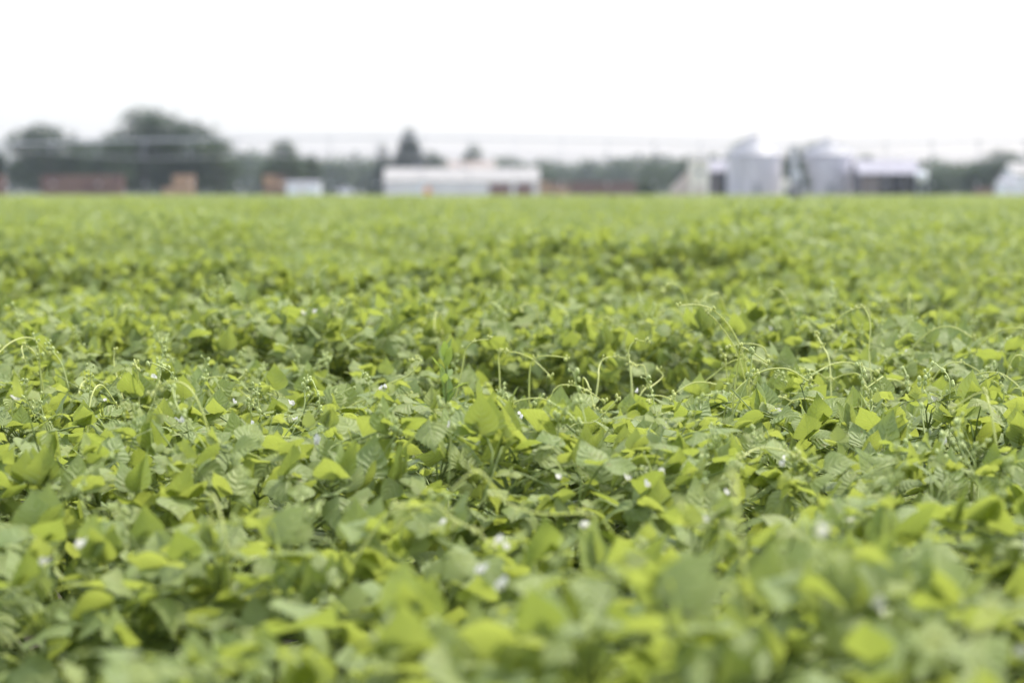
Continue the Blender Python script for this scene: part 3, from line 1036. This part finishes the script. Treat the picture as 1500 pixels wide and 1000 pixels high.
# ------------------------------------------------------------------ farm buildings
def gable_x(name, label, cat, px0, px1, py_ridge, py_eave, D, depth, wall, roof, over=0.3, group=None):
    """a gabled building whose ridge runs across the view; returns its root and sizes"""
    x0, x1 = PX(px0, D), PX(px1, D)
    zr, ze = PZ(py_ridge, D + depth / 2), PZ(py_eave, D)
    root = empty(name, ((x0 + x1) / 2, D + depth / 2, 0))
    tag(root, label, cat, group)
    w, hd = (x1 - x0) / 2, depth / 2
    MB().prism_x([(-hd, 0), (hd, 0), (hd, ze), (0, zr - .04), (-hd, ze)], -w, w).build('wall', M[wall], root)
    t = .12
    sl = (zr - ze) / hd
    o = over
    MB().prism_x([(-hd - o, ze - o * sl + .02), (0, zr + .02), (hd + o, ze - o * sl + .02), (hd + o, ze - o * sl + .02 + t), (0, zr + .02 + t), (-hd - o, ze - o * sl + .02 + t)], -w - o, w + o).build('roof', M[roof], root)
    return root, w, hd, ze, zr


# long white shed
root, w, hd, ze, zr = gable_x('long_shed', 'long low white shed with a pale metal roof across the middle of the farmyard', 'shed', 563, 789, 247, 266, 410, 11, 'pale_wall', 'white_roof', .2)
for i, (a, b, mt) in enumerate(((w * .36, w * .64, 'red_door'), (w * .70, w * .92, 'red_door'), (-w * .55, -w * .43, 'white_paint'))):
    d = MB().box(a, b, -hd - .06, -hd + .05, 0, min(2.3, ze - .15)).build('door', M[mt], root)
    if mt == 'red_door': d['label'] = 'red-brown sliding door'
    MB().box(a + .12, a + .2, -hd - .12, -hd - .062, .9, 1.3).build('handle', M['steel'], d)
for a in (-.6, 0, .6):
    MB().lathe([(.28, zr - .1), (.28, zr + .45), (.42, zr + .5), (.05, zr + .75)], 12, (w * a, .0)).build('roof_vent', M['galv_roof'], root)

# tan-roofed house behind it
root, w, hd, ze, zr = gable_x('farmhouse', 'farmhouse with a tan shingle roof peeping over the long white shed', 'house', 654, 722, 237, 250, 445, 9, 'cream', 'tan_roof', .4)
for a in (-.6, -.2, .25, .65):
    f = MB().box(w * a - .5, w * a + .5, -hd - .06, -hd + .05, 1.0, 2.3).build('window', M['white_paint'], root)
    MB().box(w * a - .42, w * a + .42, -hd - .08, -hd - .062, 1.08, 2.22).build('pane', M['dark_glass'], f)
MB().box(w * .35, w * .35 + .7, .5, 1.2, zr - 1.2, zr + .7).build('chimney', M['brown_shed'], root)
d = MB().box(.0, .95, -hd - .06, -hd + .04, 0, 2.05).build('door', M['red_door'], root)

# small white shed
root, w, hd, ze, zr = gable_x('small_shed', 'small low white shed with a flat pale roof beside the short bin stack', 'shed', 420, 468, 267, 270, 312, 3, 'white_paint', 'grey_roof', .12)
d = MB().box(-w * .3, w * .1, -hd - .05, -hd + .05, 0, 1.7).build('door', M['pale_wall'], root)
MB().box(w * .02, w * .06, -hd - .1, -hd - .052, .8, 1.0).build('handle', M['steel'], d)

# cream tower shed with a sloping lean-to
D = 335
x0, x1, xl = PX(1011, D), PX(1038, D), PX(984, D)
zt, zl = PZ(232, D), PZ(281, D)
root = empty('tower_shed', ((x0 + x1) / 2, D + 2, 0))
tag(root, 'narrow cream tower shed with a steep tan lean-to against it', 'shed')
hw = (x1 - x0) / 2
MB().box(-hw, hw, -2, 2, 0, zt - .35).build('wall', M['cream'], root)
MB().prism_x([(-2.2, zt - .33), (2.2, zt - .33), (2.2, zt - .2), (0, zt + .1), (-2.2, zt - .2)], -hw - .15, hw + .15).build('roof', M['white_roof'], root)
lx = xl - (x0 + x1) / 2
MB().poly_prism([(lx, 0), (-hw - .003, 0), (-hw - .003, zt * .72), (lx, zl + .25)], -1.8, 1.8).build('lean_to', M['tan_board'], root)
MB().box(-.5, .5, -2.06, -1.95, 0, 2.1).build('door', M['tan_board'], root)
f = MB().box(-.4, .4, -2.05, -1.95, 3.2, 4.0).build('window', M['white_paint'], root)
MB().box(-.32, .32, -2.07, -2.052, 3.28, 3.92).build('pane', M['dark_glass'], f)


def open_shed(label, px0, px1, py_ridge, py_eave, D, depth, nposts):
    """pole shed: open front, dark boards inside, pale roof"""
    x0, x1 = PX(px0, D), PX(px1, D)
    zr, ze = PZ(py_ridge, D + depth * .5), PZ(py_eave, D)
    w = (x1 - x0) / 2
    root = empty('open_shed', ((x0 + x1) / 2, D + depth / 2, 0))
    tag(root, label, 'shed')
    hd = depth / 2
    MB().box(-w, w, hd - .15, hd, 0, ze).build('back_wall', M['dark_shed'], root)
    for a, b in ((-w, -w + .15), (w - .15, w)):
        MB().prism_x([(-hd, 0), (hd - .153, 0), (hd - .153, ze - .02), (0, zr - .1), (-hd, ze - .02)], a, b).build('side_wall', M['dark_shed'], root)
    for k in range(1, nposts):
        x = -w + 2 * w * k / nposts
        MB().box(x - .1, x + .1, -hd, -hd + .2, 0, ze - .02).build('post', M['grey_post'], root)
    sl = (zr - ze) / hd
    MB().prism_x([(-hd - .3, ze - .3 * sl), (0, zr), (hd + .3, ze - .3 * sl), (hd + .3, ze - .3 * sl + .12), (0, zr + .12), (-hd - .3, ze - .3 * sl + .12)], -w - .3, w + .3).build('roof', M['grey_roof'], root)
    MB().box(-w * .98, -w * .30, -hd + .3, -hd + .42, 0, ze - .3).build('door', M['brown_shed'], root)
    return root


open_shed('narrow dark open-fronted shed between the cream tower and a grain bin', 1040, 1070, 236, 251, 385, 8, 2)
open_shed('wide dark open-fronted shed with a pale grey roof past the second grain bin', 1259, 1346, 235, 254, 372, 9, 4)


def grain_bin(label, px0, px1, py_eave, py_peak, D):
    r = (PX(px1, D) - PX(px0, D)) / 2
    ze, zp = PZ(py_eave, D), PZ(py_peak, D)
    root = empty('grain_bin', ((PX(px0, D) + PX(px1, D)) / 2, D + r, 0))
    tag(root, label, 'grain bin', 'grain bins of the farmyard')
    prof, n = [(r, 0)], 48
    for k in range(n):
        z = ze * (k + .5) / n
        prof.append((r + .025 * (1 if k % 2 else -1), z))
    prof.append((r, ze))
    MB().lathe(prof, 48).build('body', M['galv'], root, True)
    MB().lathe([(r + .18, ze - .02), (r + .16, ze + .05), (r * .12, zp - .25), (r * .12, zp - .24)], 48).build('roof', M['galv_roof'], root)
    ribs = MB()
    for k in range(24):
        a = 2 * math.pi * k / 24
        ribs.tube([((r + .14) * math.cos(a), (r + .14) * math.sin(a), ze + .08), (r * .13 * math.cos(a), r * .13 * math.sin(a), zp - .2)], .035, 4)
    ribs.build('roof_rib', M['galv_roof'], root)
    MB().lathe([(r * .13, zp - .28), (r * .13, zp - .05), (r * .02, zp + .05)], 24).build('roof_cap', M['galv_roof'], root)
    d = MB().box(-.5, .5, -r - .1, -r + .3, .6, 2.2).build('door', M['galv_roof'], root)
    MB().box(.3, .38, -r - .16, -r - .102, 1.3, 1.5).build('handle', M['steel'], d)
    a = R(-128)
    cx, cy = math.cos(a), math.sin(a)
    la = MB()
    tx, ty = -cy, cx
    for s in (-.22, .22):
        la.tube([((r + .18) * cx + s * tx, (r + .18) * cy + s * ty, .3), ((r + .18) * cx + s * tx, (r + .18) * cy + s * ty, ze + .5)], .03, 5)
    z = .5
    while z < ze + .4:
        la.tube([((r + .18) * cx - .22 * tx, (r + .18) * cy - .22 * ty, z), ((r + .18) * cx + .22 * tx, (r + .18) * cy + .22 * ty, z)], .018, 4)
        z += .32
    la.build('ladder', M['steel'], root)


grain_bin('galvanised grain bin with a bright conical roof, next to the narrow open shed', 1068, 1149, 227, 197, 378)
grain_bin('galvanised grain bin with a conical roof, next to the wide open shed', 1177, 1257, 227, 201, 380)

# white barn at the edge
root, w, hd, ze, zr = gable_x('white_barn', 'white barn with a pale roof at the edge of the picture', 'barn', 1487, 1560, 240, 256, 350, 10, 'white_paint', 'white_roof', .3)
MB().box(-w * .8, -w * .35, -hd - .06, -hd + .05, 0, 2.2).build('door', M['pale_wall'], root)
root, w, hd, ze, zr = gable_x('low_outbuilding', 'low white outbuilding in front of the barn at the edge of the picture', 'shed', 1466, 1494, 263, 268, 335, 4, 'white_paint', 'grey_roof', .15)
MB().box(-.4, .4, -hd - .06, -hd + .05, 0, 1.6).build('door', M['pale_wall'], root)

# white fuel tank on a stand
D = 345
z = PZ(258, D)
root = empty('fuel_tank', (PX(1350, D), D, 0))
tag(root, 'round white fuel tank on a steel stand at the end of the wide open shed', 'tank')
r = .75
tm = MB()
prof = [(.08, -1.25), (r * .6, -1.18), (r * .92, -1.02), (r, -.85), (r, .85), (r * .92, 1.02), (r * .6, 1.18), (.08, 1.25)]
tm.lathe(prof, 24)
tm.v = [(x, zz, y + z) for x, y, zz in tm.v]
tm.f = [tuple(reversed(f)) for f in tm.f]
tm.build('tank', M['white_paint'], root, True)
for sx in (-.5, .5):
    for sy in (-.8, .8):
        MB().tube([(sx * 1.2, sy, 0), (sx, sy, z - .5)], .05, 6).build('leg', M['steel'], root)

# pale upright tank by the bins
D = 292
root = empty('water_tank', (PX(1150, D), D, 0))
zt = PZ(262, D)
tag(root, 'pale upright plastic water tank in front of the slot between the grain bins', 'tank')
MB().lathe([(.5, 0), (.52, .1), (.52, zt * .3), (.5, zt * .32), (.52, zt * .34), (.52, zt * .6), (.5, zt * .62), (.52, zt * .64), (.52, zt * .84), (.34, zt * .94), (.16, zt * .97)], 24).build('tank', M['cream'], root, True)
MB().lathe([(.18, zt * .965), (.18, zt), (.05, zt + .02)], 16).build('lid', M['cream'], root, True)

# orange marker at the field edge
D = 286
root = empty('marker_sign', (PX(626, D), D, 0))
zc = PZ(284, D) + .35
tag(root, 'orange diamond marker sign at the field edge before the long white shed', 'sign')
MB().box(-.05, .05, .02, .12, 0, zc + .5).build('post', M['grey_post'], root)
MB().poly_prism([(0, zc - .62), (.62, zc), (0, zc + .62), (-.62, zc)], -.02, .017).build('sign_panel', M['orange'], root)


# silver car parked in the yard
def car(px, D, label):
    root = empty('parked_car', (PX(px, D), D, 0))
    tag(root, label, 'car')
    hw = .88
    MB().prism_x([(-2.1, .35), (2.1, .35), (2.15, .75), (2.05, 1.0), (1.0, 1.05), (-1.1, 1.02), (-2.05, .88), (-2.15, .6)], -hw, hw).build('body', M['silver'], root)
    MB().prism_x([(-1.15, 1.0), (1.35, 1.0), (1.05, 1.48), (-.35, 1.5)], -hw * .82, hw * .82).build('cabin', M['silver'], root)
    MB().prism_x([(-1.13, 1.06), (-1.17, 1.06), (-.42, 1.45), (-.38, 1.45)], -hw * .74, hw * .74).build('windscreen', M['dark_glass'], root)
    for sx in (-1, 1):
        MB().box(sx * hw * .83 - .01, sx * hw * .83 + .01, -.5, 1.0, 1.08, 1.4).build('window', M['dark_glass'], root)
        MB().box(sx * .62 - .16, sx * .62 + .16, -2.18, -2.1, .66, .8).build('headlight', M['galv_roof'], root)
        for sy in (-1.3, 1.3):
            wl_ = MB().lathe([(.3, -.1), (.33, -.07), (.33, .07), (.3, .1)], 18)
            wl_.v = [(zz + sx * .82, x + sy, y + .33) for x, y, zz in wl_.v]
            wl_.build('wheel', M['rubber'], root)


car(506, 322, 'small silver car parked between the small white shed and the spruces')


# ------------------------------------------------------------------ wooden produce bins in stacks
def bin_mesh(mat):
    mb = MB()
    a, h = .6, .74
    for sx in (-1, 1):
        for sy in (-1, 1):
            mb.box(sx * (a - .05) - .045, sx * (a - .05) + .045, sy * (a - .05) - .045, sy * (a - .05) + .045, .1, h)
    for k in range(5):
        z0 = .115 + k * .125
        z1 = z0 + .112
        for s in (-1, 1):
            mb.box(-a, a, s * (a - .001) - .012, s * (a - .001) + .012, z0, z1)
            mb.box(s * (a - .001) - .012, s * (a - .001) + .012, -a + .015, a - .015, z0, z1)
    mb.box(-a + .02, a - .02, -a + .02, a - .02, .1, .13)
    for s in (-1, 0, 1):
        mb.box(s * .5 - .05, s * .5 + .05, -a, a, 0, .098)
    return mb.mesh('wooden_bin', mat)


BINS = {k: bin_mesh(M[k]) for k in ('wood_red', 'wood_brown', 'wood_tan')}
_br = random.Random(4)


def bin_stack(px0, cols, D, label, group, mats):
    """cols: bins in each column, set side by side"""
    x = PX(px0, D) + .6
    for c, n in enumerate(cols):
        jx, jy = _br.uniform(-.02, .02), _br.uniform(-.08, .08)
        for k in range(n):
            o = link('wooden_bin', BINS[_br.choice(mats)])
            o.location = (x + c * 1.26 + jx + _br.uniform(-.01, .01), D + jy + _br.uniform(-.03, .03), .005 + k * .745)
            o.rotation_euler = (0, 0, _br.uniform(-.02, .02))
            tag(o, label, 'wooden bin', group)


bin_stack(62, [4, 4, 4, 4, 4, 4, 4, 4], 300, 'red-brown slatted wooden bin in the long stack below the dark trees', 'bins of the long stack below the dark trees', ['wood_red', 'wood_brown', 'wood_brown'])
bin_stack(239, [2, 4, 4], 296, 'new tan wooden bin in the stepped stack below the sloping dark tree', 'bins of the new tan stack', ['wood_tan'])
bin_stack(387, [4, 4], 298, 'brown wooden bin in the short stack beside the small white shed', 'bins of the short stack by the white shed', ['wood_brown', 'wood_tan'])
bin_stack(790, [3, 3, 3], 316, 'brown wooden bin in the paler end of the stack touching the long white shed', 'bins of the paler end of the shed stack', ['wood_brown', 'wood_tan'])
bin_stack(834, [3, 3, 3, 3, 3, 3, 3], 318, 'dark red wooden bin in the long stack past the white shed', 'bins of the dark red stack', ['wood_red'])
bin_stack(-22, [4, 4], 305, 'brown wooden bin in the stack cut off by the picture edge under the first tree', 'bins of the cut-off stack', ['wood_brown', 'wood_red'])
bin_stack(1428, [2, 2], 330, 'brown wooden bin in the low pair of stacks before the low white outbuilding', 'bins of the low stacks by the outbuilding', ['wood_brown'])

# ------------------------------------------------------------------ centre-pivot irrigator over the far field
D = 154.0
root = empty('pivot_irrigator', (PX(1162, D), D, 0))
tag(root, 'long galvanised centre pivot irrigator spanning the whole field on wheeled towers', 'irrigator')
X0 = PX(1162, D)
SPAN = PX(1162, D) - PX(-60, D)
zt = PZ(213, D)
rise = PZ(202, D) - zt


def tower(x):
    tw = MB()
    tw.tube([(x - .35, -2.0, .62), (x, 0, zt - .1)], .055, 6)
    tw.tube([(x + .35, -2.0, .62), (x, 0, zt - .1)], .055, 6)
    tw.tube([(x - .35, 2.0, .62), (x, 0, zt - .1)], .055, 6)
    tw.tube([(x + .35, 2.0, .62), (x, 0, zt - .1)], .055, 6)
    tw.tube([(x, -2.2, .62), (x, 2.2, .62)], .08, 6)
    tw.tube([(x - .15, -1.0, 2.0), (x - .15, 1.0, 2.0)], .035, 5)
    tw.tube([(x + .15, -1.0, 2.0), (x + .15, 1.0, 2.0)], .035, 5)
    t = tw.build('tower', M['steel'], root)
    MB().box(x + .12, x + .45, -.25, .1, 1.7, 2.2).build('control_box', M['white_paint'], t)
    for sy in (-2.0, 2.0):
        wm = MB().lathe([(.3, -.14), (.56, -.16), (.62, -.1), (.62, .1), (.56, .16), (.3, .14)], 20)
        wm.v = [(z + x + .0, y_ + sy, xx + .62) for xx, y_, z in wm.v]
        wm.build('wheel', M['rubber'], t)


for s in (-1, 0, 1):
    tower(s * SPAN)
for s in (-1, 0):
    n = 18
    top = [Vector((s * SPAN + SPAN * k / n, 0, zt + rise * math.sin(math.pi * k / n))) for k in range(n + 1)]
    MB().tube(top, .055, 8).build('span_pipe', M['steel'], root, True)
    tr = MB()
    low = []
    for k in range(1, n):
        p = top[k]
        dz = 1.15 * min(1, math.sin(math.pi * k / n) * 1.6)
        low.append((p + Vector((0, -.5, -dz)), p + Vector((0, .5, -dz))))
    for i, (a, b) in enumerate(low):
        p = top[i + 1]
        tr.tube([p, a], .018, 4); tr.tube([p, b], .018, 4); tr.tube([a, b], .016, 4)
        if i: tr.tube([low[i - 1][0], a], .018, 4); tr.tube([low[i - 1][1], b], .018, 4)
    tr.tube([top[0], low[0][0]], .018, 4); tr.tube([top[0], low[0][1]], .018, 4)
    tr.tube([top[-1], low[-1][0]], .018, 4); tr.tube([top[-1], low[-1][1]], .018, 4)
    tr.build('truss', M['steel'], root)
    for k in range(1, n):
        p = top[k]
        hb = MB()
        hb.tube([p + Vector((0, 0, .08)), p + Vector((0, .18, .2)), p + Vector((0, .3, 0)), p + Vector((0, .3, -(p.z - 1.5)))], .018, 5)
        h_ = hb.build('drop_hose', M['hose'], root)
        MB().lathe([(.03, 1.36), (.06, 1.4), (.06, 1.48), (.03, 1.52)], 8, (p.x, .3)).build('sprinkler', M['white_paint'], h_)

# ------------------------------------------------------------------ hazy summer air
hz = MB().box(-1200, 1200, -60, 1500, -1.0, 45)
m = bpy.data.materials.new('haze_air')
m.use_nodes = True
t = m.node_tree
t.nodes.remove(t.nodes['Principled BSDF'])
pv = t.nodes.new('ShaderNodeVolumePrincipled')
pv.inputs['Color'].default_value = (0.82, 0.88, 1.0, 1)
pv.inputs['Density'].default_value = 0.00018
pv.inputs['Anisotropy'].default_value = 0.2
t.links.new(pv.outputs[0], t.nodes['Material Output'].inputs['Volume'])
tag(hz.build('haze', m), 'thin hazy summer air over the field', 'haze', kind='stuff')
